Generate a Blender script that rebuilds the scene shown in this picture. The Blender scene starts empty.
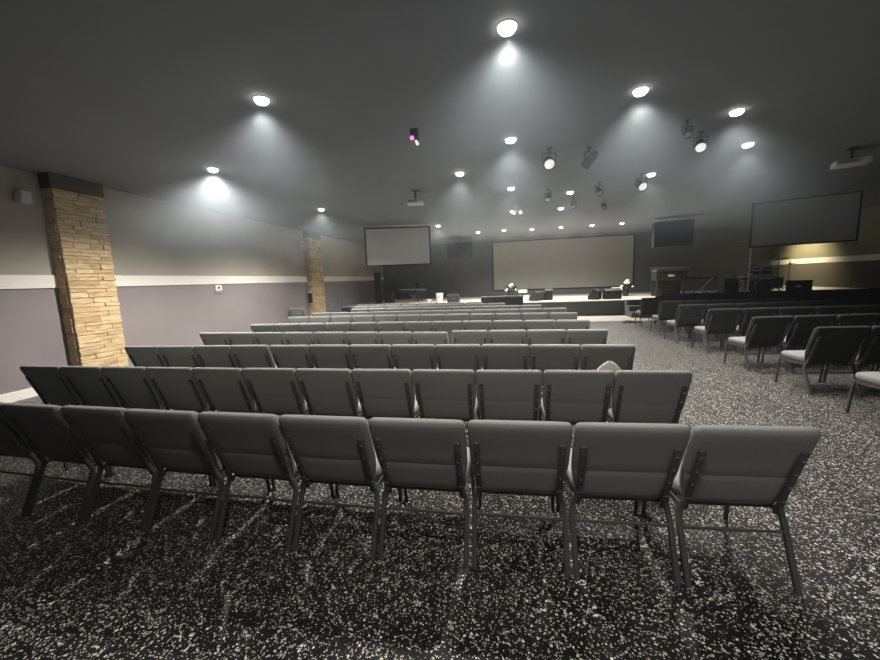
import bpy, bmesh, math, random
from mathutils import Vector, Matrix
random.seed(7)
C = bpy.context.scene.collection
PI = math.pi

# ------------------------------------------------------------------ helpers
class MB:
    """collects shapes in one bmesh, links them as ONE mesh object"""
    def __init__(s): s.bm = bmesh.new()
    def box(s, x0, x1, y0, y1, z0, z1, M=None, bev=0.0, seg=2):
        t = bmesh.new()
        v = [t.verts.new((x, y, z)) for x in (x0, x1) for y in (y0, y1) for z in (z0, z1)]
        for f in ((0,1,3,2),(4,6,7,5),(0,4,5,1),(2,3,7,6),(0,2,6,4),(1,5,7,3)): t.faces.new([v[i] for i in f])
        bmesh.ops.recalc_face_normals(t, faces=t.faces[:])
        if bev: bmesh.ops.bevel(t, geom=t.edges[:], offset=bev, segments=seg, affect='EDGES', profile=0.5)
        return s._take(t, M)
    def _take(s, t, M=None):
        if M is not None: t.transform(M)
        me = bpy.data.meshes.new('tmp'); t.to_mesh(me); t.free()
        s.bm.from_mesh(me); bpy.data.meshes.remove(me)
        return s
    def lathe(s, prof, n=20, M=None, cap=True):
        t = bmesh.new(); rings = []
        for r, z in prof:
            rings.append([t.verts.new((max(r,1e-4)*math.cos(2*PI*k/n), max(r,1e-4)*math.sin(2*PI*k/n), z)) for k in range(n)])
        for a, b in zip(rings, rings[1:]):
            for k in range(n): t.faces.new((a[k], a[(k+1)%n], b[(k+1)%n], b[k]))
        if cap:
            t.faces.new(rings[0][::-1]); t.faces.new(rings[-1])
        bmesh.ops.recalc_face_normals(t, faces=t.faces[:])
        return s._take(t, M)
    def cyl(s, p, q, r, n=12, r2=None):
        p = Vector(p); q = Vector(q); d = q-p
        M = Matrix.Translation(p) @ d.to_track_quat('Z', 'Y').to_matrix().to_4x4()
        return s.lathe([(r, 0), (r if r2 is None else r2, d.length)], n, M)
    def tube(s, pts, rx, ry=None, n=8):
        """tube with an (rx, ry) oval section along pts"""
        ry = ry or rx; t = bmesh.new(); rings = []; pts = [Vector(p) for p in pts]
        for i, p in enumerate(pts):
            d = (pts[min(i+1, len(pts)-1)] - pts[max(i-1, 0)]).normalized()
            a = Vector((1,0,0)) if abs(d.x) < .9 else Vector((0,1,0))
            u = (a - d*a.dot(d)).normalized(); w = d.cross(u)
            rings.append([t.verts.new(p + u*rx*math.copysign(abs(math.cos(2*PI*k/n))**.7, math.cos(2*PI*k/n)) + w*ry*math.copysign(abs(math.sin(2*PI*k/n))**.7, math.sin(2*PI*k/n))) for k in range(n)])
        for a, b in zip(rings, rings[1:]):
            for k in range(n): t.faces.new((a[k], a[(k+1)%n], b[(k+1)%n], b[k]))
        t.faces.new(rings[0][::-1]); t.faces.new(rings[-1])
        bmesh.ops.recalc_face_normals(t, faces=t.faces[:])
        return s._take(t)
    def loft(s, rings, M=None):
        t = bmesh.new(); R = [[t.verts.new(p) for p in r] for r in rings]; n = len(R[0])
        for a, b in zip(R, R[1:]):
            for k in range(n): t.faces.new((a[k], a[(k+1)%n], b[(k+1)%n], b[k]))
        t.faces.new(R[0][::-1]); t.faces.new(R[-1])
        bmesh.ops.recalc_face_normals(t, faces=t.faces[:])
        return s._take(t, M)
    def ball(s, c, r, sx=1, sy=1, sz=1, sub=2):
        t = bmesh.new(); bmesh.ops.create_icosphere(t, subdivisions=sub, radius=r)
        return s._take(t, Matrix.Translation(c) @ Matrix.Diagonal((sx, sy, sz, 1)))
    def prism(s, poly, x0, x1, M=None, bev=0.0):
        """poly in (y,z), extruded along x"""
        t = bmesh.new()
        a = [t.verts.new((x0, y, z)) for y, z in poly]; b = [t.verts.new((x1, y, z)) for y, z in poly]; n = len(poly)
        t.faces.new(a); t.faces.new(b[::-1])
        for k in range(n): t.faces.new((a[k], b[k], b[(k+1)%n], a[(k+1)%n]))
        bmesh.ops.recalc_face_normals(t, faces=t.faces[:])
        if bev: bmesh.ops.bevel(t, geom=t.edges[:], offset=bev, segments=2, affect='EDGES', profile=0.5)
        return s._take(t, M)
    def build(s, name, mat, parent=None, smooth=False, ang=40):
        me = bpy.data.meshes.new(name); s.bm.to_mesh(me); s.bm.free()
        if smooth:
            for p in me.polygons: p.use_smooth = True
            try: me.set_sharp_from_angle(angle=math.radians(ang))
            except Exception: pass
        me.materials.append(mat)
        o = bpy.data.objects.new(name, me); C.objects.link(o); o.parent = parent
        return o

def rrect(w, t, z, y=0.0, n=24, e=4.5):
    """superellipse ring of half sizes w (x) and t (y)"""
    out = []
    for k in range(n):
        a = 2*PI*k/n; c, q = math.cos(a), math.sin(a)
        out.append((w*math.copysign(abs(c)**(2/e), c), y + t*math.copysign(abs(q)**(2/e), q), z))
    return out

def tag(o, label=None, cat=None, group=None, kind=None):
    for k, v in (('label', label), ('category', cat), ('group', group), ('kind', kind)):
        if v: o[k] = v
    return o
def thing(name, label, cat, loc=(0,0,0), rz=0.0, group=None):
    o = bpy.data.objects.new(name, None); C.objects.link(o)
    o.location = loc; o.rotation_euler = (0, 0, rz); o.empty_display_size = .1
    return tag(o, label, cat, group)
def dup(root, loc, rz, label, group=None):
    def cp(o, par):
        c = o.copy(); C.objects.link(c); c.parent = par
        for ch in kids.get(o.name, ()): cp(ch, c)
        return c
    kids = {}
    def walk(o):
        kids[o.name] = list(o.children)
        for ch in o.children: walk(ch)
    walk(root)
    r = cp(root, None); r.location = loc; r.rotation_euler = (0, 0, rz); r['label'] = label
    if group: r['group'] = group
    return r
def struct(name, mb, mat, label=None):
    o = mb.build(name, mat); o['kind'] = 'structure'
    if label: o['label'] = label
    return o

# ------------------------------------------------------------------ materials
def mat(name, col, rough=.6, metal=0.0, noise=0.0, nscale=30, bump=0.0, bscale=200, emit=None, spec=.5, coord='Object', stretch=(1,1,1)):
    m = bpy.data.materials.new(name); m.use_nodes = True; nt = m.node_tree; b = nt.nodes['Principled BSDF']
    b.inputs['Base Color'].default_value = (*col, 1); b.inputs['Roughness'].default_value = rough; b.inputs['Metallic'].default_value = metal
    b.inputs['Specular IOR Level'].default_value = spec
    if noise or bump:
        tc = nt.nodes.new('ShaderNodeTexCoord'); mp = nt.nodes.new('ShaderNodeMapping'); mp.inputs['Scale'].default_value = stretch
        nt.links.new(tc.outputs[coord], mp.inputs['Vector'])
    if noise:
        n = nt.nodes.new('ShaderNodeTexNoise'); n.inputs['Scale'].default_value = nscale; n.inputs['Detail'].default_value = 4
        r = nt.nodes.new('ShaderNodeValToRGB')
        r.color_ramp.elements[0].position = .3; r.color_ramp.elements[1].position = .7
        r.color_ramp.elements[0].color = (*[c*(1-noise) for c in col], 1); r.color_ramp.elements[1].color = (*[min(1, c*(1+noise)) for c in col], 1)
        nt.links.new(mp.outputs[0], n.inputs['Vector']); nt.links.new(n.outputs['Fac'], r.inputs['Fac']); nt.links.new(r.outputs[0], b.inputs['Base Color'])
    if bump:
        n = nt.nodes.new('ShaderNodeTexNoise'); n.inputs['Scale'].default_value = bscale; n.inputs['Detail'].default_value = 3
        bp = nt.nodes.new('ShaderNodeBump'); bp.inputs['Strength'].default_value = bump; bp.inputs['Distance'].default_value = .01
        nt.links.new(mp.outputs[0], n.inputs['Vector']); nt.links.new(n.outputs['Fac'], bp.inputs['Height']); nt.links.new(bp.outputs[0], b.inputs['Normal'])
    if emit:
        b.inputs['Emission Color'].default_value = (*emit[0], 1); b.inputs['Emission Strength'].default_value = emit[1]
    return m
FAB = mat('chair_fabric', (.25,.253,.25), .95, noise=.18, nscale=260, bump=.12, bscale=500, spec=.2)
FABSHADE = mat('chair_fabric_shaded', (.05,.051,.05), .95, noise=.18, nscale=260, bump=.12, bscale=500, spec=.2)  # same fabric as the left block, right side's shade put into the colour
FRAME = mat('chair_frame', (.095,.095,.097), .42, .35, bump=.06, bscale=300)
BOLT = mat('bolt_steel', (.7,.7,.7), .25, 1.0)
BLACK = mat('black_plastic', (.018,.018,.02), .5, noise=.2, nscale=40)
DARK = mat('dark_cloth', (.03,.031,.033), .9, noise=.2, nscale=80)
GRILLE = mat('speaker_grille', (.018,.019,.02), .6, bump=.3, bscale=250)
LEATHER = mat('black_leather', (.02,.02,.022), .35, bump=.1, bscale=90)
WHITE = mat('white_plastic', (.75,.74,.70), .45, noise=.04, nscale=20)
SILVER = mat('silver_metal', (.55,.55,.55), .35, .8, noise=.1)
CHROME = mat('chrome', (.8,.8,.8), .2, 1.0, noise=.05)
BRASS = mat('cymbal_bronze', (.30,.24,.12), .4, .9, noise=.1)
PETAL = mat('white_petals', (.85,.84,.80), .8, noise=.05)
LEAF = mat('dark_leaves', (.015,.03,.015), .6, noise=.3)
SCREENFAB = mat('screen_fabric', (.42,.41,.385), .9, noise=.03, nscale=3)
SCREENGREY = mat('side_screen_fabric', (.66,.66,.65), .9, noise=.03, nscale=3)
SCREENSHADE = mat('side_screen_fabric_shaded', (.34,.34,.335), .9, noise=.03, nscale=3)  # shaded copy of the side screen fabric, dimness put into the colour
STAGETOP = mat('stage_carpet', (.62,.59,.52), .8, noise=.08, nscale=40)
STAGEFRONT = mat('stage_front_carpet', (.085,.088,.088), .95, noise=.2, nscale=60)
BACKW = mat('back_wall_paint', (.17,.177,.186), .75, noise=.06, nscale=2)
CEIL = mat('ceiling_paint', (.20,.218,.238), .8, noise=.05, nscale=1.5)
TRIMW = mat('white_trim', (.88,.86,.80), .5, noise=.03)
HEADER = mat('pillar_header_shaded_paint', (.10,.09,.075), .85, noise=.1, nscale=6)  # painted header, its dark tone carries the shade at the pillar tops
BIN = mat('white_bin', (.78,.75,.68), .5, noise=.04)
BEIGE = mat('pale_beige_cloth', (.46,.43,.38), .95, noise=.06, nscale=40)
BLUEGREY = mat('blue_grey', (.22,.235,.25), .8, noise=.08, nscale=3)
WOODDK = mat('dark_wood', (.035,.032,.03), .4, noise=.3, nscale=8, stretch=(1,1,8))
EMIT = mat('downlight_glow', (1,1,1), .5, emit=((1,.96,.88), 12.0))
PINK = mat('pink_lens', (.8,.2,.6), .3, emit=((1,.25,.75), 1.2))
LENS = mat('glint_lens', (.85,.87,.9), .12, .6, noise=.1, emit=((1,1,1), .7))  # faint emission stands in for glints reflected in the lenses
ACRYL = mat('clear_acrylic', (.9,.93,.92), .05)
ACRYL.node_tree.nodes['Principled BSDF'].inputs['Transmission Weight'].default_value = .96

def wall_two_tone(name, up, lo, split):
    m = bpy.data.materials.new(name); m.use_nodes = True; nt = m.node_tree; N = nt.nodes; L = nt.links; b = N['Principled BSDF']
    tc = N.new('ShaderNodeTexCoord'); sp = N.new('ShaderNodeSeparateXYZ'); L.new(tc.outputs['Object'], sp.inputs[0])
    g = N.new('ShaderNodeMath'); g.operation = 'GREATER_THAN'; g.inputs[1].default_value = split; L.new(sp.outputs['Z'], g.inputs[0])
    mx = N.new('ShaderNodeMix'); mx.data_type = 'RGBA'; mx.inputs['A'].default_value = (*lo, 1); mx.inputs['B'].default_value = (*up, 1); L.new(g.outputs[0], mx.inputs['Factor'])
    n = N.new('ShaderNodeTexNoise'); n.inputs['Scale'].default_value = 1.3; L.new(tc.outputs['Object'], n.inputs['Vector'])
    m2 = N.new('ShaderNodeMix'); m2.data_type = 'RGBA'; m2.blend_type = 'MULTIPLY'; m2.inputs['Factor'].default_value = .25
    L.new(mx.outputs['Result'], m2.inputs['A']); L.new(n.outputs['Fac'], m2.inputs['B']); L.new(m2.outputs['Result'], b.inputs['Base Color'])
    b.inputs['Roughness'].default_value = .8
    n2 = N.new('ShaderNodeTexNoise'); n2.inputs['Scale'].default_value = 120; L.new(tc.outputs['Object'], n2.inputs['Vector'])
    bp = N.new('ShaderNodeBump'); bp.inputs['Strength'].default_value = .08; bp.inputs['Distance'].default_value = .01
    L.new(n2.outputs['Fac'], bp.inputs['Height']); L.new(bp.outputs[0], b.inputs['Normal'])
    return m
WALLM = wall_two_tone('two_tone_wall', (.45,.415,.355), (.29,.255,.262), 1.82)
WALLR = wall_two_tone('two_tone_wall_olive', (.27,.245,.17), (.13,.12,.09), 1.82)

def floor_mat():
    m = bpy.data.materials.new('speckled_floor'); m.use_nodes = True; nt = m.node_tree; N = nt.nodes; L = nt.links; b = N['Principled BSDF']
    tc = N.new('ShaderNodeTexCoord')
    wn = N.new('ShaderNodeTexNoise'); wn.inputs['Scale'].default_value = 60; L.new(tc.outputs['Object'], wn.inputs['Vector'])
    sc = N.new('ShaderNodeVectorMath'); sc.operation = 'SCALE'; sc.inputs['Scale'].default_value = .012; L.new(wn.outputs['Color'], sc.inputs[0])
    ad = N.new('ShaderNodeVectorMath'); ad.operation = 'ADD'; L.new(tc.outputs['Object'], ad.inputs[0]); L.new(sc.outputs[0], ad.inputs[1])
    def specks(scale, radius, keep):
        v = N.new('ShaderNodeTexVoronoi'); v.inputs['Scale'].default_value = scale; v.voronoi_dimensions = '2D'; L.new(ad.outputs[0], v.inputs['Vector'])
        s = N.new('ShaderNodeSeparateColor'); L.new(v.outputs['Color'], s.inputs[0])
        rr = N.new('ShaderNodeMath'); rr.operation = 'MULTIPLY'; rr.inputs[1].default_value = radius; L.new(s.outputs[1], rr.inputs[0])
        lt = N.new('ShaderNodeMath'); lt.operation = 'LESS_THAN'; L.new(v.outputs['Distance'], lt.inputs[0]); L.new(rr.outputs[0], lt.inputs[1])
        kp = N.new('ShaderNodeMath'); kp.operation = 'LESS_THAN'; kp.inputs[1].default_value = keep; L.new(s.outputs[0], kp.inputs[0])
        mu = N.new('ShaderNodeMath'); mu.operation = 'MULTIPLY'; L.new(lt.outputs[0], mu.inputs[0]); L.new(kp.outputs[0], mu.inputs[1])
        br = N.new('ShaderNodeMath'); br.operation = 'MULTIPLY_ADD'; br.inputs[1].default_value = .7; br.inputs[2].default_value = .3; L.new(s.outputs[2], br.inputs[0])
        m2 = N.new('ShaderNodeMath'); m2.operation = 'MULTIPLY'; L.new(mu.outputs[0], m2.inputs[0]); L.new(br.outputs[0], m2.inputs[1])
        return m2
    a = specks(74, .56, .24); c = specks(125, .56, .30)
    mx0 = N.new('ShaderNodeMath'); mx0.operation = 'MAXIMUM'; L.new(a.outputs[0], mx0.inputs[0]); L.new(c.outputs[0], mx0.inputs[1])
    big = N.new('ShaderNodeTexNoise'); big.inputs['Scale'].default_value = 2.2; big.inputs['Detail'].default_value = 3; L.new(tc.outputs['Object'], big.inputs['Vector'])
    br = N.new('ShaderNodeValToRGB'); br.color_ramp.elements[0].color = (.006,.006,.0065,1); br.color_ramp.elements[1].color = (.020,.020,.021,1)
    br.color_ramp.elements[0].position = .35; br.color_ramp.elements[1].position = .68; L.new(big.outputs['Fac'], br.inputs[0])
    mx = N.new('ShaderNodeMix'); mx.data_type = 'RGBA'; L.new(mx0.outputs[0], mx.inputs['Factor']); L.new(br.outputs[0], mx.inputs['A']); mx.inputs['B'].default_value = (.88,.86,.79,1)
    # pale apron in front of the stage
    sp = N.new('ShaderNodeSeparateXYZ'); L.new(tc.outputs['Object'], sp.inputs[0])
    g = N.new('ShaderNodeMath'); g.operation = 'GREATER_THAN'; g.inputs[1].default_value = 13.35; L.new(sp.outputs['Y'], g.inputs[0])
    m3 = N.new('ShaderNodeMix'); m3.data_type = 'RGBA'; L.new(g.outputs[0], m3.inputs['Factor']); L.new(mx.outputs['Result'], m3.inputs['A']); m3.inputs['B'].default_value = (.40,.385,.35,1)
    L.new(m3.outputs['Result'], b.inputs['Base Color'])
    b.inputs['Roughness'].default_value = .45; b.inputs['Specular IOR Level'].default_value = .22
    n2 = N.new('ShaderNodeTexNoise'); n2.inputs['Scale'].default_value = 90; L.new(tc.outputs['Object'], n2.inputs['Vector'])
    bp = N.new('ShaderNodeBump'); bp.inputs['Strength'].default_value = .25; bp.inputs['Distance'].default_value = .01
    L.new(n2.outputs['Fac'], bp.inputs['Height']); L.new(bp.outputs[0], b.inputs['Normal'])
    return m
FLOOR = floor_mat()

def stone_mat():
    m = bpy.data.materials.new('split_wood_cladding'); m.use_nodes = True; nt = m.node_tree; N = nt.nodes; L = nt.links; b = N['Principled BSDF']
    g = N.new('ShaderNodeNewGeometry'); r = N.new('ShaderNodeValToRGB')
    e = r.color_ramp.elements; e[0].color = (.52,.36,.19,1); e[1].color = (.82,.64,.40,1)
    for pos, col in ((.3,(.72,.53,.29,1)), (.55,(.78,.60,.36,1)), (.8,(.60,.44,.25,1))):
        q = e.new(pos); q.color = col
    L.new(g.outputs['Random Per Island'], r.inputs[0])
    tc = N.new('ShaderNodeTexCoord'); mp = N.new('ShaderNodeMapping'); mp.inputs['Scale'].default_value = (4, 4, 40); L.new(tc.outputs['Object'], mp.inputs[0])
    n = N.new('ShaderNodeTexNoise'); n.inputs['Scale'].default_value = 1.6; n.inputs['Detail'].default_value = 5; L.new(mp.outputs[0], n.inputs['Vector'])
    n1 = N.new('ShaderNodeValToRGB'); n1.color_ramp.elements[0].color = (.45,.42,.38,1); n1.color_ramp.elements[0].position = .32; n1.color_ramp.elements[1].position = .6; L.new(n.outputs['Fac'], n1.inputs[0])
    mx = N.new('ShaderNodeMix'); mx.data_type = 'RGBA'; mx.blend_type = 'MULTIPLY'; mx.inputs['Factor'].default_value = .8
    L.new(r.outputs[0], mx.inputs['A']); L.new(n1.outputs[0], mx.inputs['B']); L.new(mx.outputs['Result'], b.inputs['Base Color'])
    bp = N.new('ShaderNodeBump'); bp.inputs['Strength'].default_value = .5; bp.inputs['Distance'].default_value = .02
    L.new(n.outputs['Fac'], bp.inputs['Height']); L.new(bp.outputs[0], b.inputs['Normal']); b.inputs['Roughness'].default_value = .8
    return m
STONE = stone_mat()

# ------------------------------------------------------------------ the setting
XL, XR, YB, ZC, YF = -7.54, 12.23, 20.9, 3.56, -3.0
S = .59                                   # stage height
struct('floor', MB().box(XL-.2, XR+.2, YF, YB+.2, -.2, 0), FLOOR, 'black floor densely flecked with white chips')
struct('ceiling', MB().box(XL-.2, XR+.2, YF, YB+.2, ZC, ZC+.2), CEIL, 'flat dark painted ceiling')
struct('wall_left', MB().box(XL-.2, XL, YF, YB+.2, 0, ZC), WALLM, 'long wall in taupe above and mauve grey below')
struct('wall_right', MB().box(XR, XR+.2, YF, YB+.2, 0, ZC), WALLR, 'dim olive side wall beyond the drums')
struct('wall_back', MB().box(XL, XR, YB, YB+.2, 0, ZC), BACKW, 'dark grey wall behind the stage')
struct('trim_1', MB().box(XL, XL+.025, YF, YB, 1.714, 1.926, bev=.004), TRIMW, 'white horizontal band along the left wall')
struct('trim_2', MB().box(XR-.025, XR, YF, YB, 1.714, 1.926, bev=.004), TRIMW, 'white horizontal band along the right wall')
struct('baseboard_left', MB().box(XL, XL+.02, YF, 4.84, 0, .15, bev=.004), TRIMW, 'white baseboard of the left wall')
struct('baseboard_right', MB().box(XR-.02, XR, 15.3, YB, S, S+.16, bev=.004), TRIMW, 'white baseboard above the stage floor')
struct('trim_3', MB().box(XL+.001, XL+.03, 13.5, 15.15, 0, .9, bev=.004), BLUEGREY, 'low blue grey strip on the left wall beyond the farther pillar')  # thin blue grey strip low on the wall

struct('trim_4', MB().box(XL+.001, XL+.03, 15.25, 19.0, S+.001, .9, bev=.004), BLUEGREY, 'low blue grey strip on the left wall above the stage')
def pillar(k, y0, y1, label):
    x1 = XL+.225; h = 3.33; mb = MB(); z = 0
    mb.box(XL, x1-.035, y0+.02, y1-.02, 0, h)
    while z < h-.02:
        rh = min(random.choice((.055,.07,.085,.1)), h-z)
        y = y0
        while y < y1-.01:
            ln = min(random.uniform(.14,.42), y1-y)
            if y1-(y+ln) < .08: ln = y1-y
            mb.box(x1-.045, x1-.012+random.uniform(0,.022), y+.002, y+ln-.002, z+.002, z+rh-.002, bev=.004, seg=1); y += ln
        x = XL
        mb.box(XL, x1-.05, y0-.012+random.uniform(-.008,.012), y0+.06, z+.002, z+rh-.002, bev=.004, seg=1)
        mb.box(XL, x1-.05, y1-.06, y1+.004+random.uniform(-.008,.008), z+.002, z+rh-.002, bev=.004, seg=1)
        z += rh
    o = struct('pillar_%d' % k, mb, STONE, label)
    MB().box(XL, x1+.01, y0-.015, y1+.015, h, ZC).build('pillar_header', HEADER, o)
pillar(1, 4.88, 5.65, 'wall pillar clad in split tan wood blocks, nearer of two')
pillar(2, 12.58, 13.44, 'wall pillar clad in split tan wood blocks, farther of two')

# ------------------------------------------------------------------ chairs
def make_chair(backm=None, seatm=None):
    t = thing('stacking_chair', 'x', 'chair')
    # backrest: upholstered pad, wide at the top and tapering below, reclined; rear face of its top at y = 0
    def by(z): return .175*(.86-z)/.485
    prof = [(.372,.206,.018),(.380,.218,.027),(.42,.230,.031),(.46,.243,.032),(.52,.257,.0325),(.568,.2635,.0325),(.571,.2635,.0315),(.574,.264,.0325),(.63,.2665,.033),(.68,.2672,.034),
            (.74,.2675,.037),(.80,.2675,.040),(.828,.2667,.0395),(.842,.264,.037),(.853,.260,.031),(.861,.251,.022),(.8645,.238,.010)]
    MB().loft([rrect(w, th, z, by(z)+.038, e=6) for z, w, th in prof]).build('backrest', backm or FAB, t, True, 60)
    # seat cushion
    sp = [(.372,.225,.205),(.38,.238,.218),(.41,.246,.223),(.438,.246,.223),(.452,.238,.216),(.458,.22,.20)]
    MB().loft([rrect(w, th, z, .41, e=6) for z, w, th in sp]).build('seat', seatm or FAB, t, True, 60)
    fr = MB()
    for s_ in (-1, 1): fr.box(s_*.232-.012, s_*.232+.012, .17, .60, .343, .371, bev=.004)
    fr.box(-.23, .23, .575, .60, .346, .371, bev=.004); fr.box(-.23, .23, .21, .235, .346, .371, bev=.004)
    fr.build('seat_frame', FRAME, t)
    MB().cyl((-.25,.142,.258), (.25,.142,.258), .008, 8).build('stretcher', FRAME, t, True)
    for s_ in (-1, 1):
        b = MB(); a = math.atan2(.175, .485)
        M = Matrix.Translation((s_*.222, by(.335)-.004, .335)) @ Matrix.Rotation(a, 4, 'X')
        b.box(-.0165, .0165, -.009, .008, 0, .432, M, bev=.006)
        bar = b.build('back_bar', FRAME, t, True)
        for zz in (.20, .29, .38):
            MB().lathe([(.0078,0),(.0078,.003),(.004,.006)], 8, M @ Matrix.Translation((0,-.008,zz)) @ Matrix.Rotation(PI/2, 4, 'X')).build('bolt', BOLT, bar)
        MB().tube([(s_*.223,.150,.43),(s_*.232,.176,.37),(s_*.247,.180,.33),(s_*.2515,.165,.29),(s_*.2515,.040,0)], .0150, .0155, 10).build('leg', FRAME, t, True)
        MB().tube([(s_*.236,.575,.37),(s_*.246,.59,.31),(s_*.250,.615,0)], .0125, .0125, 10).build('leg', FRAME, t, True)
    return t
FABSEATLIT = mat('chair_seat_fabric_lit', (.30,.303,.30), .95, noise=.18, nscale=260, bump=.12, bscale=500, spec=.2)  # lighter copy of the back fabric, light from above put into the colour
proto = make_chair(FAB, FABSEATLIT)
plain = None
ORD = ['first','second','third','fourth','fifth','sixth','seventh','eighth','ninth','tenth','eleventh','twelfth']
LROW = ['back row','second row from the back','third row from the back','fourth row from the back','fifth row from the back','sixth row from the back',
        'seventh row from the back','third row from the stage','second row from the stage','row nearest the stage']
def place(loc, rz, label, group, src=None):
    src = src or proto
    if 'used' not in used.setdefault(src.name, []):
        used[src.name].append('used')
        src.location = loc; src.rotation_euler = (0,0,rz); tag(src, label, None, group)
        return src
    return dup(src, loc, rz, label, group)
used = {}
def left_label(k, r):
    return 'grey padded chair, %s from the centre aisle, %s of left block' % (ORD[k], LROW[r])
def run(xr, yr, ang, n, pitch, r, k0=0, lab=left_label, group='grey chairs of the left block', left=False, cur=0.0, src=None):
    a = math.radians(ang); d = (math.cos(a), math.sin(a))
    for k in range(n):
        q = (k+.5)*pitch*(1 if left else -1)
        j = random.uniform(-.006,.006) - .036
        place((xr+d[0]*q - d[1]*j, yr+d[1]*q + d[0]*j + cur*q*q, 0), a + math.atan(2*cur*q) + math.radians(random.uniform(-.7,.7)), lab(k0+k, r), group, src)
P = .54
run(1.389, 1.930, 3.78, 10, .5495, 0, cur=.0099)
run(1.304, 2.983, 1.5, 12, .5414, 1, cur=.0021)
run(1.239, 4.09, -2.0, 8, .5375, 2, cur=-.007)
run(-3.10, 4.13, 2.6, 4, .537, 2, 8)
run(1.250, 5.27, -.6, 4, .54, 3)
run(-.931, 5.157, -3.9, 8, .5468, 3, 4, cur=-.0068)
run(1.243, 6.426, -3.6, 12, .5408, 4, cur=-.0079)
run(1.253, 7.70, -5.5, 12, .5500, 5, cur=-.010)
run(1.20, 8.86, -1.5, 12, .54, 6, cur=-.003)
run(.72, 10.0, -.3, 10, .54, 7)
run(-.25, 11.05, -.6, 9, .54, 8)
run(-1.0, 11.85, -.8, 8, .54, 9)
RROW = ['nearest row','second row','third row','fourth row','fifth row','sixth row','seventh row','eighth row','row nearest the stage']
def right_label(k, r):
    if r == 0 and k == 0: return 'shaded grey chair at frame edge, nearest row of right block'
    return 'shaded grey chair, %s from the centre aisle, %s of right block' % (ORD[k], RROW[r])
proto_right = make_chair(FABSHADE, FAB)
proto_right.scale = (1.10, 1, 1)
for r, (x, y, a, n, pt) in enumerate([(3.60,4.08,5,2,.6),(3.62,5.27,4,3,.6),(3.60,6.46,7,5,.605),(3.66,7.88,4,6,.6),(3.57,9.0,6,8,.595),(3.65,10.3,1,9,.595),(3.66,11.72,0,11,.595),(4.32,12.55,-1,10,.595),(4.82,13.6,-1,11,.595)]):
    run(x, y, a, n, pt, r, lab=right_label, group='shaded grey chairs of the right block', left=True, src=proto_right)
place((-7.15, 11.1, 0), math.radians(8), 'stray grey chair standing against the left wall before the farther pillar', 'stray chair')
# pale cushion standing on a seat of the second row
cu = MB()
cu.loft([[(x*q, y*q*.8+dy, z) for x, y in ((-1,-1),(-.5,-1.25),(0,-1.35),(.5,-1.25),(1,-1),(1,1),(.5,1.25),(0,1.35),(-.5,1.25),(-1,1))] for q, z, dy in
         ((.04,0,0),(.055,.02,0),(.075,.10,0),(.08,.2,0),(.07,.28,.0),(.045,.36,.0),(.026,.405,0),(.008,.432,0))], Matrix.Diagonal((2.0,.45,.93,1)))
o = cu.build('cushion', BEIGE, None, True, 70); o.location = (.80, 3.30, .462)
tag(o, 'pale beige pointed cushion peeking over two chair backs of the second row', 'cushion')

# ------------------------------------------------------------------ stage
st = thing('stage', 'low stage with pale top and dark grey carpeted front', 'stage', (0,0,0))
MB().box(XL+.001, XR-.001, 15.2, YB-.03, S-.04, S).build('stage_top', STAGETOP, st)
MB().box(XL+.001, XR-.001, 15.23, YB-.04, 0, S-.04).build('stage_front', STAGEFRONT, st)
sp_ = thing('stage_steps', 'dark block of steps against the stage front beside the aisle', 'steps', (0,0,0))
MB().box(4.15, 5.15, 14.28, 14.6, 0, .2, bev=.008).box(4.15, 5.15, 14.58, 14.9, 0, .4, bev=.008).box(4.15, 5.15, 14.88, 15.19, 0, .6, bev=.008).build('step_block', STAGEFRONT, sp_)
MB().box(4.15, 5.15, 14.275, 14.30, .185, .203).box(4.15, 5.15, 14.575, 14.60, .385, .403).box(4.15, 5.15, 14.875, 14.9, .585, .603).build('step_nosing', SILVER, sp_)

def screen(name, label, c, w, h, rz, fabm, fr=.045, hang=True, tiltx=0):
    t = thing(name, label, 'projection screen', c, rz)
    MB().box(-w/2, w/2, -.012, .012, -h/2, h/2).build('screen_fabric', fabm, t)
    f = MB(); e = fr
    f.box(-w/2-e, w/2+e, -.025, .025, h/2, h/2+e, bev=.004).box(-w/2-e, w/2+e, -.025, .025, -h/2-e, -h/2, bev=.004)
    f.box(-w/2-e, -w/2, -.025, .025, -h/2, h/2).box(w/2, w/2+e, -.025, .025, -h/2, h/2)
    f.build('screen_frame', BLACK, t)
    if hang:
        for s_ in (-1, 1): MB().cyl((s_*w*.38, .0, h/2+e*.5), (s_*w*.38, .0, ZC-c[2]), .012, 8).build('hanger_rod', BLACK, t)
    return t
screen('wall_screen', 'wide grey projection screen on the wall behind the stage', (2.49, YB-.03, 2.225), 7.15, 2.58, 0, SCREENFAB, .05, False)
screen('side_screen', 'hanging grey screen with black frame left of the stage', (-3.97, 12.68, 2.825), 2.20, 1.24, math.radians(14.5), SCREENGREY)
screen('side_screen', 'hanging grey screen with black frame above the drums', (7.74, 12.1, 2.825), 2.06, 1.17, math.radians(-28), SCREENSHADE)

# things on and before the stage -------------------------------------------------
so = thing('leather_loveseat', 'low black leather loveseat seen from behind before the stage', 'sofa', (-.44, 13.9, 0))
MB().box(-.78, .78, 0, .22, .12, .93, bev=.07, seg=4).build('sofa_back', LEATHER, so, True)
MB().box(-.62, .62, .2, .8, .12, .44, bev=.05, seg=3).build('seat_cushion', LEATHER, so, True)
for s_ in (-1, 1):
    MB().box(s_*.70-.09, s_*.70+.09, .15, .82, .12, .60, bev=.05, seg=3).build('arm', LEATHER, so, True)
    for yy in (.08, .72): MB().cyl((s_*.66, yy, 0), (s_*.66, yy, .14), .022).build('leg', BLACK, so)

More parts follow.
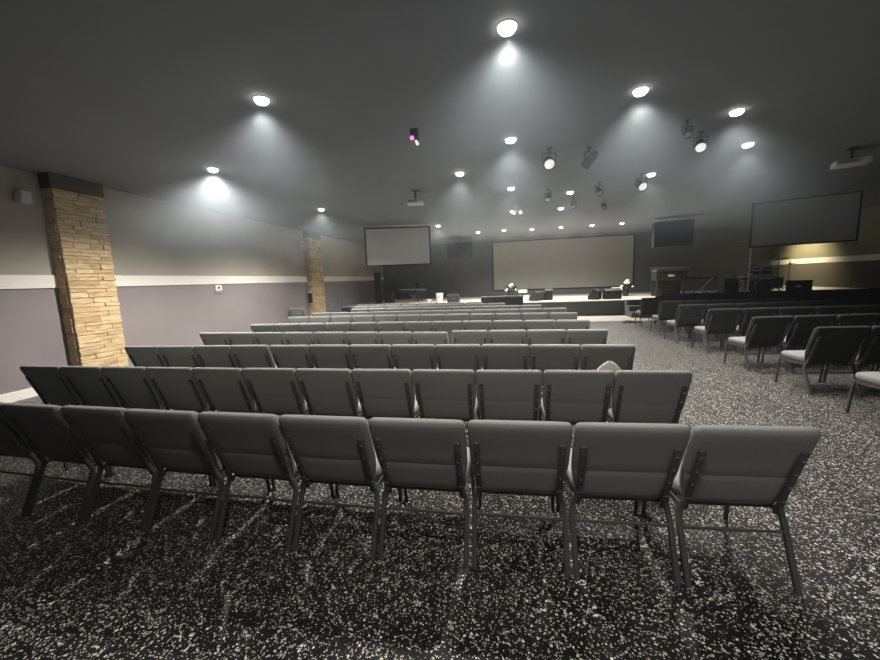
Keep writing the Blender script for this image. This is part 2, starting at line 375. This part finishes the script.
def wedge(x, y, rz, label, w=.56):
    t = thing('floor_monitor', label, 'speaker', (x, y, S), rz, 'floor monitors on the stage')
    # grille faces the performer (+y), back leans to the audience
    MB().prism([(-.20,0),(.22,0),(.22,.10),(-.02,.42),(-.20,.34)], -w/2, w/2, bev=.012).build('cabinet', BLACK, t)
    MB().prism([(.225,.115),(.235,.12),(-.005,.43),(-.015,.425)], -w/2+.03, w/2-.03).build('grille', GRILLE, t)
    MB().box(-.07, .07, -.215, -.2, .2, .235, bev=.005).build('handle', FRAME, t)
    return t
wedge(.98, 16.0, .9, 'black floor monitor on the stage right of the leather loveseat', .6)
wedge(3.22, 15.85, 1.15, 'black floor monitor on the stage, left of the pair near the steps')
wedge(3.86, 15.85, .1, 'black floor monitor on the stage, right of the pair near the steps', .62)
wedge(-2.56, 15.8, 0, 'black floor monitor on the stage beside the white bin', .5)
t = thing('equipment_case', 'grey topped equipment case on the stage beside a floor monitor', 'case', (1.46, 16.2, S))
MB().box(-.14, .14, -.14, .14, 0, .40, bev=.01).build('case_body', BLACK, t)
MB().box(-.145, .145, -.145, .145, .40, .47, bev=.01).build('case_lid', SILVER, t)
p_ = MB().prism([(-.05,0),(.05,0),(.0,.26)], -.12, .12); o = p_.build('folded_card', WHITE); o.location = (.52, 15.9, S); o.rotation_euler = (0,0,.3)
tag(o, 'white folded card standing on the stage left of a floor monitor', 'card')

def bouquet(x, y, label, seed):
    R = random.Random(seed)
    t = thing('flower_arrangement', label, 'flowers', (x, y, S), 0, 'white flower arrangements on the stage')
    MB().lathe([(.09,0),(.11,.02),(.13,.22),(.10,.32),(.11,.36)], 16).build('vase', BLACK, t, True)
    lf = MB()
    for k in range(26):
        a = R.uniform(0, 2*PI); r = R.uniform(.08,.26); z = .36+R.uniform(0,.24)
        lf.ball((r*math.cos(a), r*math.sin(a)*.8, z), .07, 1.3, .5, .8, 1)
    lf.build('leaves', LEAF, t)
    bl = MB()
    for (dx, dz, r) in ((.02,.66,.085),(-.06,.60,.07),(.08,.60,.07),(0,.56,.06),(-.22,.40,.07),(.24,.42,.06),(-.17,.46,.05)):
        for k in range(5):
            bl.ball((dx+R.uniform(-.4,.4)*r, -.10+R.uniform(-.4,.4)*r, dz+R.uniform(-.4,.4)*r), r*.62, 1, 1, 1, 1)
    bl.build('blossom', PETAL, t)
    return t
bouquet(-.13, 18.0, 'white flower arrangement behind the leather loveseat', 3)
bouquet(4.85, 17.6, 'white flower arrangement on the stage above the steps', 5)
def uplight(x, y, label):
    t = thing('uplight_box', label, 'light', (x, y, S), 0, 'white boxes beside the flowers')
    MB().box(-.2, .2, -.06, .06, .27, .41, bev=.01).build('housing', WHITE, t)
    for s_ in (-1, 1): MB().box(s_*.17-.015, s_*.17+.015, -.05, .05, 0, .28).build('leg', BLACK, t)
uplight(.42, 17.9, 'white box on short legs right of the left flower arrangement')
uplight(4.38, 17.2, 'white box on short legs left of the right flower arrangement')

# left end of the stage
def xstand(name, label, x, y, rz, w, z):
    t = thing(name, label, 'keyboard', (x, y, S), rz)
    MB().box(-w/2, w/2, -.15, .15, z, z+.09, bev=.012).build('keyboard_body', BLACK, t)
    MB().box(-w/2+.06, w/2-.06, .0, .13, z+.09, z+.097).build('keys', WHITE, t)
    for s_ in (-1, 1): MB().cyl((-s_*.30, .04*s_, .02), (s_*.24, .04*s_, z), .016).build('leg', FRAME, t)
    for s_ in (-1, 1): MB().cyl((s_*.30, -.18, .016), (s_*.30, .18, .016), .016).build('foot_bar', SILVER, t)
    return t
xstand('stage_keyboard', 'black keyboard on a crossed stand at the left end of stage', -4.62, 16.7, 0, 1.3, .53)
t = thing('office_chair', 'black high backed stool behind the left stage keyboard', 'chair', (-4.6, 17.6, S))
MB().lathe([(.02,.06),(.02,.45)], 10).build('post', FRAME, t)
MB().lathe([(.20,.45),(.22,.47),(.22,.53),(.2,.55)], 18).build('seat', BLACK, t, True)
MB().box(-.16, .16, .18, .23, .50, .88, bev=.03).build('backrest', BLACK, t, True)
for k in range(5):
    a = 2*PI*k/5; MB().cyl((0,0,.08), (.26*math.cos(a), .26*math.sin(a), .02), .018).build('leg', FRAME, t)
t = thing('waste_bin', 'white tapered waste bin on the left part of the stage', 'bin', (-3.28, 16.3, S))
MB().lathe([(.12,0),(.125,.01),(.165,.40),(.172,.40),(.172,.43),(.158,.43),(.118,.02)], 20).build('bin_body', BIN, t, True)
MB().box(-.04, .04, -.158, -.15, .2, .3).build('bin_mark', SILVER, t)
t = thing('white_cup', 'small white bowl on the stage left of the waste bin', 'bowl', (-3.75, 16.3, S+.0))
MB().lathe([(.06,0),(.06,.02),(.13,.14),(.15,.16),(.14,.16),(.05,.03)], 16).build('bowl_body', WHITE, t, True)
t = thing('column_speaker', 'tall black column speaker beside the left wall', 'speaker', (-6.40, 16.9, S))
MB().lathe([(.20,0),(.20,.03),(.05,.05)], 20).build('base', BLACK, t)
MB().box(-.13, .13, -.12, .12, .04, 1.47, bev=.02).build('cabinet', BLACK, t)
MB().box(-.11, .11, -.128, -.118, .30, 1.40, bev=.004).build('grille', GRILLE, t)
t = thing('subwoofer', 'square black subwoofer on the stage beside the column speaker', 'speaker', (-6.0, 17.3, S))
MB().box(-.2, .2, -.2, .2, 0, .55, bev=.015).build('cabinet', BLACK, t)
MB().box(-.18, .18, -.21, -.198, .04, .51, bev=.004).build('grille', GRILLE, t)
for s_ in (-1,1): MB().box(s_*.2-.006, s_*.2+.006, -.06, .06, .36, .42).build('handle', SILVER, t)

# organ and band on the right
t = thing('organ_console', 'black organ console with pale lid edges at the right of stage', 'organ', (6.31, 17.0, S))
MB().box(-.62, .62, -.36, .36, 1.12, 1.18, bev=.01).build('lid', WOODDK, t)
MB().box(-.61, .61, -.366, -.35, 1.125, 1.172, bev=.004).build('lid_edge', SILVER, t)
MB().box(-.57, .57, -.32, .32, 1.03, 1.085).box(-.5,.5,-.28,.28,1.08,1.125).build('upper_shelf', SILVER, t)
MB().box(-.56, .56, -.30, .30, .64, 1.03, bev=.01).build('body', WOODDK, t)
MB().box(-.50, .50, .05, .08, .0, .64).build('rear_panel', WOODDK, t)
for s_ in (-1, 1):
    for yy in (-.25, .25): MB().box(s_*.50-.04, s_*.50+.04, yy-.04, yy+.04, 0, .64, bev=.008).build('leg', WOODDK, t)
em = MB()
pts = [(-.11,-.02),(-.10,.05),(-.06,.055),(-.065,.0),(-.03,-.03),(-.03,.02),(.0,.03),(.01,-.02),(.03,-.02),(.035,.05),(.04,-.02),(.07,.02),(.08,-.025),(.11,-.02),(.11,.05)]
em.tube([(x, -.304, z+.83) for x, z in pts], .014, .006, 6)
em.ball((0,-.304,.835), .06, 1.5, .08, .7)
em.build('emblem', WHITE, t)
MB().box(-.12,.12,-.42,-.28,0,.07,bev=.01).build('pedal', BLACK, t)
xstand('band_keyboard', 'black keyboard on a crossed stand right of the organ', 7.50, 17.0, -.05, .98, .66)
t = thing('boom_microphone_stand', 'black boom microphone stand leaning beside the band keyboard', 'microphone stand', (7.35, 16.35, S))
MB().lathe([(.14,0),(.14,.02),(.02,.03)], 16).build('base', BLACK, t); MB().cyl((0,0,.02),(0,0,.55),.012).build('pole', FRAME, t)
MB().cyl((-.28,0,.06),(.32,0,.72),.011).build('boom', SILVER, t); MB().cyl((.32,0,.72),(.40,0,.80),.03,12,.035).build('microphone', BLACK, t)
def cab(name, label, x, y, w, d, h, rz=0):
    t = thing(name, label, 'amplifier', (x, y, S), rz)
    MB().box(-w/2, w/2, -d/2, d/2, 0, h, bev=.015).build('cabinet', BLACK, t)
    MB().box(-w/2+.02, w/2-.02, -d/2-.012, -d/2+.004, .05, h-.14, bev=.004).build('grille', GRILLE, t)
    MB().box(-w/2, w/2, -d/2-.01, -d/2+.004, h-.03, h-.01).box(-w/2, w/2, -d/2-.01, -d/2+.004, h-.115, h-.1).build('rail', SILVER, t)
cab('amplifier_cabinet', 'wide black amplifier with two pale rails left of the drums', 8.07, 16.2, .40, .4, .68)
cab('amplifier_cabinet', 'narrow black amplifier next to the bass drum', 8.42, 16.5, .26, .35, .62, .1)
# drums
def drum(name, label, loc, r, h, rot, spurs=(), head=DARK):
    t = thing(name, label, 'drum', loc, 0, 'drums on the stage')
    M = rot
    MB().lathe([(r-.012,-h/2),(r,-h/2),(r,h/2),(r-.012,h/2)], 28, M).build('shell', BLACK, t, True)
    MB().lathe([(r+.012,h/2-.03),(r+.014,h/2+.01),(r-.01,h/2+.012)], 28, M, False).lathe([(r+.012,-h/2+.03),(r+.014,-h/2-.01),(r-.01,-h/2-.012)], 28, M, False).build('hoop', SILVER, t, True)
    MB().lathe([(r-.012,h/2-.004),(r-.012,h/2+.003)], 28, M).lathe([(r-.012,-h/2-.003),(r-.012,-h/2+.004)], 28, M).build('drumhead', head, t)
    for a, b in spurs: MB().cyl(a, b, .01).build('leg', SILVER, t)
    return t
RX = Matrix.Rotation(PI/2, 4, 'X')
drum('bass_drum', 'black bass drum standing on the stage under the toms', (9.42, 16.6, S+.32), .29, .42, RX, [((-.25,-.1,-.12),(-.34,-.18,-.305)),((.25,-.1,-.12),(.34,-.18,-.305))])
for i, (x, z) in enumerate(((9.22,.88),(9.62,.88))):
    drum('rack_tom', 'black tom mounted over the bass drum, %s of the two' % ('left','right')[i], (x, 16.62, S+z), .15, .22, Matrix.Rotation(.35,4,'X'), [((0,.02,-.1),((9.42-x)*.5,.03,-.22))], GRILLE)
drum('floor_tom', 'black floor tom right of the bass drum', (10.05, 16.75, S+.42), .21, .40, Matrix.Identity(4), [((.22*math.cos(a),.22*math.sin(a),.1),(.22*math.cos(a),.22*math.sin(a),-.42)) for a in (.5,2.6,4.7)], GRILLE)
drum('snare_drum', 'shallow silver rimmed snare drum left of the bass drum', (8.92, 16.75, S+.62), .17, .14, Matrix.Rotation(.1,4,'X'), [((0,0,-.07),(.0,.0,-.3)),((0,0,-.3),(.2,.1,-.605)),((0,0,-.3),(-.2,.1,-.605)),((0,0,-.3),(0,-.22,-.605))], WHITE)
def cymbal(label, x, y, z, r, tilt, boom=0):
    t = thing('cymbal_stand', label, 'cymbal', (x, y, S), 0, 'cymbals of the drum kit')
    MB().cyl((0,0,.2),(0,0,z+.14),.011).build('pole', FRAME, t)
    for a in (.4, 2.5, 4.6): MB().cyl((0,0,.3),(.24*math.cos(a),.24*math.sin(a),.012),.010).build('leg', FRAME, t)
    M = Matrix.Translation((0,0,z)) @ Matrix.Rotation(tilt, 4, 'Y') @ Matrix.Rotation(-.12, 4, 'X')
    MB().lathe([(.012,.035),(.05,.03),(.06,.014),(r,0),(r,-.003),(.06,.010),(.012,.03)], 28, M, False).build('cymbal', BRASS, t, True)
cymbal('dark cymbal on a tall stand before the lit white band', 9.93, 16.5, 1.33, .29, .02)
cymbal('cymbal on a stand at the right end of the drums', 10.70, 17.15, 1.12, .25, -.12)
cymbal('low cymbal on a stand beside the narrow amplifier', 8.62, 16.9, .86, .20, .1)
cymbal('smaller cymbal behind the toms', 9.35, 17.3, 1.18, .22, .08)
cymbal('tall thin cymbal stand between the two right cymbals', 10.28, 17.1, 1.05, .2, .06)
t = thing('road_case', 'black road case with a small white plate right of the floor tom', 'case', (10.62, 16.45, S))
MB().box(-.30,.30,-.22,.22,0,.42,bev=.02).build('case_body', BLACK, t); MB().box(-.31,.31,-.225,.225,.42,.50,bev=.02).build('case_lid', BLACK, t)
MB().box(-.22,-.06,-.228,-.218,.24,.31).build('plate', WHITE, t)
t = thing('drum_throne', 'round black drum stool behind the bass drum', 'stool', (9.45, 17.75, S))
MB().lathe([(.15,.50),(.17,.52),(.17,.58),(.14,.60)], 20).build('seat', BLACK, t, True); MB().cyl((0,0,.15),(0,0,.5),.015).build('post', FRAME, t)
for a in (.5,2.6,4.7): MB().cyl((0,0,.25),(.22*math.cos(a),.22*math.sin(a),.012),.012).build('leg', FRAME, t)
t = thing('overhead_microphone_stand', 'tall pale boom stand rising left of the drum shield', 'microphone stand', (8.66, 15.95, S))
MB().cyl((0,0,.2),(0,0,2.12),.022).build('pole', SILVER, t)
for a in (.3,2.4,4.5): MB().cyl((0,0,.35),(.25*math.cos(a),.25*math.sin(a),.012),.011).build('leg', FRAME, t)
MB().cyl((-.34,0,2.02),(.24,0,2.16),.013).build('boom', SILVER, t); MB().cyl((-.34,0,2.02),(-.46,0,1.99),.02).build('microphone', SILVER, t)
t = thing('drum_shield', 'clear acrylic shield panels with pale top edge around the drums', 'drum shield', (9.03, 16.05, S))
for i, x in enumerate((-.31, .02)):
    pn = MB().box(x, x+.31, -.006, .006, 0, 1.70).build('panel', ACRYL, t)
    MB().box(x, x+.31, -.010, .010, 1.70, 1.715).build('panel_edge', SILVER, pn)
t = thing('cable_coil', 'black coiled cable lying on the floor before the steps', 'cable', (3.62, 12.72, 0), -.2)
cc = MB(); cc.tube([((.12+.004*k)*math.cos(k*.5), (.1+.004*k)*math.sin(k*.5), .012+.0015*k) for k in range(30)], .011, .011, 6).build('cable_loop', BLACK, t)
MB().cyl((.24,0,.05),(.40,.02,.03),.03).build('connector', BLACK, t)

# ------------------------------------------------------------------ on the walls
t = thing('wall_speaker', 'small grey wall speaker left of the nearer pillar', 'speaker', (XL, 4.57, 3.02), 0)
MB().box(.03, .17, -.07, .07, 0, .19, bev=.015).build('cabinet', WHITE, t); MB().box(.168,.176,-.055,.055,.02,.17).build('grille', SILVER, t); MB().box(0,.05,-.02,.02,.06,.12).build('bracket', BLACK, t)
t = thing('wall_speaker', 'small white wall speaker left of the farther pillar', 'speaker', (XL, 12.3, 2.87), 0)
MB().box(.03, .17, -.09, .09, 0, .28, bev=.015).build('cabinet', WHITE, t); MB().box(.168,.176,-.07,.07,.03,.25).build('grille', SILVER, t); MB().box(0,.05,-.02,.02,.09,.17).build('bracket', BLACK, t)
t = thing('wall_thermostat', 'small white thermostat with dark dial under the white band', 'thermostat', (XL, 8.32, 1.60))
MB().box(0,.03,-.11,.11,-.06,.09,bev=.008).build('housing', WHITE, t); MB().lathe([(.03,0),(.03,.008)],16,Matrix.Translation((.03,0,.02)) @ Matrix.Rotation(PI/2,4,'Y')).build('dial', BLACK, t)
MB().box(0,.022,-.13,.13,-.13,-.07,bev=.004).build('lower_plate', BLUEGREY, t)
t = thing('pillar_telephone', 'black handset device with pale top on side of farther pillar', 'telephone', (XL+.12, 12.565, .95))
MB().box(-.06,.06,-.075,0,0,.36,bev=.015).build('housing', BLACK, t); MB().box(-.065,.065,-.08,0,.36,.43,bev=.01).build('top_cap', WHITE, t); MB().box(-.05,.05,-.07,0,-.14,-.02,bev=.01).build('lower_box', SILVER, t)

# ------------------------------------------------------------------ on the ceiling
LIGHTS = [(-4.85,5.54,'nearer of the two along the left wall'),(-4.92,9.18,'farther of the two along the left wall, before a pillar'),
 (-2.58,3.73,'alone over the left chairs near the back row'),(-.96,7.12,'second back along the line left of centre'),(-2.66,13.44,'beside the hanging left screen'),
 (-.03,3.24,'nearest of the centre line, above the back rows'),(-.02,5.68,'second of the centre line'),(-.03,8.64,'third of the centre line'),(0,11.57,'fourth of the centre line, farthest'),
 (1.37,4.65,'first over the aisle edge of the left block'),(1.34,9.55,'second over the aisle edge of the left block'),(1.38,11.65,'third over the aisle edge, nearest the stage'),
 (2.76,5.57,'nearer of two over the aisle'),(2.74,8.46,'farther of two over the aisle'),(3.67,7.03,'over the aisle ends of the right block'),
 (-1.46,16.05,'first from left in the row over the stage'),(-.37,15.93,'second from left in the row over the stage'),(.77,16.18,'third from left in the row over the stage'),
 (1.92,16.12,'fourth from left in the row over the stage'),(3.11,16.1,'fifth from left in the row over the stage'),(4.21,16.06,'sixth from left in the row over the stage')]
def lamp(x, y, e, z=ZC-.12, ang=150, r=.06, col=(1,.95,.87)):
    l = bpy.data.lights.new('downlight_lamp', 'SPOT'); l.energy = e; l.spot_size = math.radians(ang); l.spot_blend = .85; l.shadow_soft_size = r; l.color = col
    o = bpy.data.objects.new('downlight_lamp', l); o.location = (x, y, z); C.objects.link(o); return o
LE = 260
dl = None
for i, (x, y, s_) in enumerate(LIGHTS):
    lab = 'glowing ceiling downlight, ' + s_
    if dl is None:
        dl = thing('ceiling_downlight', lab, 'ceiling light', (x, y, ZC), 0, 'downlights in the dark ceiling')
        MB().lathe([(.080,0),(.080,-.006),(.074,-.008),(.074,0)], 24, None, False).build('trim_ring', TRIMW, dl, True)
        MB().lathe([(.074,-.004),(.071,-.022),(.055,-.042),(.03,-.050),(.0,-.053)], 20, None, False).build('diffuser', EMIT, dl, True)
    else:
        dup(dl, (x, y, ZC), 0, lab)
    lamp(x, y, LE*(4.0 if x < -4 else 4.0 if x < -2.6 and y > 13 else 1.15 if y < 15 else 1.25), ang=150 if x < -2.6 or y > 15 else 122)
# the same grid carries on behind the viewpoint
for x, y, e in ((-.03,.35,190),(2.76,-.5,150),(1.37,-1.2,90)):
    if e: lamp(x, y, e, ang=125)

def spot_fixture(x, y, label, aim=0.0, tilt=.6, sc=1.0, glow=LENS, drop=.10):
    t = thing('stage_spotlight', label, 'spotlight', (x, y, ZC), aim, 'spotlights hung from the ceiling')
    MB().cyl((0,0,-drop),(0,0,0),.014*sc).lathe([(.05*sc,-.012),(.05*sc,0)],12).build('mount', BLACK, t)
    yk = MB()
    for s_ in (-1,1): yk.box(s_*.105*sc-.006, s_*.105*sc+.006, -.02, .02, -drop-.17*sc, -drop)
    yk.box(-.111*sc, .111*sc, -.02, .02, -drop-.006, -drop+.006); yk.build('yoke', FRAME, t)
    M = Matrix.Translation((0,0,-drop-.15*sc)) @ Matrix.Rotation(tilt, 4, 'X') @ Matrix.Scale(sc, 4)
    MB().lathe([(.05,.20),(.075,.17),(.085,.0),(.092,-.10),(.088,-.10)], 20, M, False).build('can_body', BLACK, t, True)
    MB().lathe([(.0,-.085),(.06,-.082),(.084,-.07)], 20, M, False).build('lens', glow, t, True)
    return t
for x, y, lab, aim, tilt, sc, gl in [
    (.56,6.25,'black spotlight with a large bright lens nearest the centre line',0,-1.0,1.15,LENS),
    (1.17,6.4,'dim black spotlight tilted beside the brightest spotlight',.7,.9,1.1,GRILLE),
    (2.64,6.2,'black spotlight with a bright lens above the aisle',-.3,-.95,1.0,LENS),
    (2.26,5.7,'small black spotlight left of the aisle spotlight',.2,-.8,.7,SILVER),
    (2.55,8.4,'black spotlight with a bright lens next to the farther aisle downlight',.1,-1.0,1.2,LENS),
    (1.83,8.8,'black spotlight with a pale rim between two downlights',.3,-.9,1.0,SILVER),
    (.79,9.05,'black spotlight nearest the third centre downlight',-.4,-.7,1.0,SILVER),
    (1.52,10.3,'black spotlight beside the second and third aisle edge downlights',.2,-.9,.9,SILVER),
    (2.4,10.9,'farthest small black spotlight before the stage row',0,-.9,.8,SILVER)]:
    spot_fixture(x, y, lab, aim, tilt, sc*.78, gl, .08)
t = thing('ceiling_emergency_light', 'white twin headed emergency light beside the fourth centre downlight', 'emergency light', (.12, 10.75, ZC))
MB().box(-.09,.09,-.05,.05,-.16,0,bev=.01).build('housing', WHITE, t)
for s_ in (-1,1): MB().ball((s_*.085,-.06,-.2), .055).build('lamp_head', LENS, t, True)
t = thing('ceiling_party_light', 'small ceiling light with a pink lens above the left chairs', 'ceiling light', (-1.25, 4.95, ZC))
MB().box(-.05,.05,-.05,.05,-.13,0,bev=.012).build('housing', BLACK, t); MB().ball((-.02,-.05,-.12), .028).build('pink_lens', PINK, t, True)
MB().ball((.035,-.05,-.17), .02).ball((.05,-.055,-.2), .022).build('clear_lens', LENS, t, True)
def projector(x, y, label, rz, w=.36):
    t = thing('ceiling_projector', label, 'projector', (x, y, ZC), rz, 'projectors hung from the ceiling')
    MB().cyl((0,0,-.2),(0,0,0),.02).lathe([(.07,-.015),(.07,0)],14).build('mount_pole', BLACK, t)
    MB().box(-w/2, w/2, -.14, .14, -.29, -.19, bev=.02, seg=3).build('housing', WHITE, t, True)
    MB().lathe([(.045,0),(.05,.04),(.042,.05)], 16, Matrix.Translation((w*.28,.13,-.24)) @ Matrix.Rotation(-PI/2,4,'X')).build('lens', BLACK, t, True)
    MB().lathe([(.05,0),(.042,.03),(.0,.035)], 16, Matrix.Translation((w*.36,-.13,-.235)) @ Matrix.Rotation(PI/2,4,'X')).build('round_cap', WHITE, t, True)
    MB().box(-w*.44, w*.12, -.146, -.138, -.262, -.218).build('vent', SILVER, t)
projector(-2.1, 8.15, 'white projector hung from the ceiling facing the left screen', .2)
projector(5.66, 7.85, 'white projector hung from the ceiling facing the right screen', -.35, .44)
def hung(x, y, z0, z1, w, label, rz):
    t = thing('hanging_speaker', label, 'speaker', (x, y, z0), rz, 'black speakers hung from the ceiling')
    MB().box(-w/2, w/2, -.2, .25, 0, z1-z0, bev=.02).build('cabinet', BLACK, t)
    MB().box(-w/2+.03, w/2-.03, -.212, -.198, .03, z1-z0-.03, bev=.004).build('grille', GRILLE, t)
    for s_ in (-1,1): MB().cyl((s_*w*.1,0,z1-z0-.01),(s_*w*.1,0,ZC-z0),.014).build('hanger_rod', SILVER, t)
hung(-2.50, 17.6, 2.62, 3.30, 1.15, 'wide black speaker hung left of the big wall screen', 0)
hung(5.75, 15.3, 2.50, 3.42, 1.25, 'wide black speaker hung right of the big wall screen', -.15)

# warm lamp in the drum corner
l = bpy.data.lights.new('corner_lamp', 'SPOT'); l.energy = 230; l.color = (1,.86,.55); l.shadow_soft_size = .08; l.spot_size = math.radians(110); l.spot_blend = .8
o = bpy.data.objects.new('corner_lamp', l); o.location = (10.9, 18.6, 2.75); o.rotation_euler = (0, math.radians(-60), 0); C.objects.link(o)

# ------------------------------------------------------------------ world, camera
w = bpy.data.worlds.new('World'); bpy.context.scene.world = w; w.use_nodes = True
w.node_tree.nodes['Background'].inputs[0].default_value = (.9,.95,1,1); w.node_tree.nodes['Background'].inputs[1].default_value = .25

# added haze volume imitating lens glare, shaped denser at left, near and high
nt = w.node_tree
hz = nt.nodes.new('ShaderNodeVolumeScatter'); hz.inputs['Anisotropy'].default_value = .3; hz.inputs['Color'].default_value = (.76,.89,1,1)
ge = nt.nodes.new('ShaderNodeNewGeometry'); sx = nt.nodes.new('ShaderNodeSeparateXYZ'); nt.links.new(ge.outputs['Position'], sx.inputs[0])
mr = nt.nodes.new('ShaderNodeMapRange'); mr.interpolation_type = 'SMOOTHSTEP'
for k, v in (('From Min',1.0),('From Max',7.0),('To Min',.034),('To Max',.002)): mr.inputs[k].default_value = v
nt.links.new(sx.outputs['X'], mr.inputs['Value']); mz = nt.nodes.new('ShaderNodeMapRange'); mz.interpolation_type = 'SMOOTHSTEP'
for k, v in (('From Min',1.75),('From Max',3.0),('To Min',.06),('To Max',1.0)): mz.inputs[k].default_value = v
nt.links.new(sx.outputs['Z'], mz.inputs['Value'])
mm = nt.nodes.new('ShaderNodeMath'); mm.operation = 'MULTIPLY'; nt.links.new(mr.outputs[0], mm.inputs[0]); nt.links.new(mz.outputs[0], mm.inputs[1])
my = nt.nodes.new('ShaderNodeMapRange'); my.interpolation_type = 'SMOOTHSTEP'
for k, v in (('From Min',4.5),('From Max',10.0),('To Min',1.0),('To Max',.10)): my.inputs[k].default_value = v
nt.links.new(sx.outputs['Y'], my.inputs['Value'])
m2 = nt.nodes.new('ShaderNodeMath'); m2.operation = 'MULTIPLY'; nt.links.new(mm.outputs[0], m2.inputs[0]); nt.links.new(my.outputs[0], m2.inputs[1])
nt.links.new(m2.outputs[0], hz.inputs['Density'])
nt.links.new(hz.outputs[0], nt.nodes['World Output'].inputs['Volume'])
f, pit, rol, H, yaw = 367.79, math.radians(7.7444), math.radians(-2.1665), 1.6054, math.radians(-11.4948)
def cdir(rt, up, fw):
    c, s_ = math.cos(pit), math.sin(pit)
    X, Y, Z = rt, fw*c+up*s_, -fw*s_+up*c
    cb, sb = math.cos(yaw), math.sin(yaw)
    return Vector((X*cb+Y*sb, -X*sb+Y*cb, Z))
right = cdir(math.cos(rol), math.sin(rol), 0); up = cdir(-math.sin(rol), math.cos(rol), 0); fwd = cdir(0, 0, 1)
M = Matrix((right, up, -fwd)).transposed().to_4x4(); M.translation = (0, 0, H)
cam = bpy.data.cameras.new('camera'); cam.sensor_width = 36; cam.lens = f/880*36; cam.clip_start = .05
co = bpy.data.objects.new('camera', cam); C.objects.link(co); co.matrix_world = M
bpy.context.scene.camera = co
vs = bpy.context.scene.view_settings; vs.view_transform = 'Standard'; vs.look = 'None'; vs.exposure = 0.15
bpy.context.scene.cycles.volume_step_rate = 4.0
bpy.context.scene.cycles.sample_clamp_indirect = 2.0
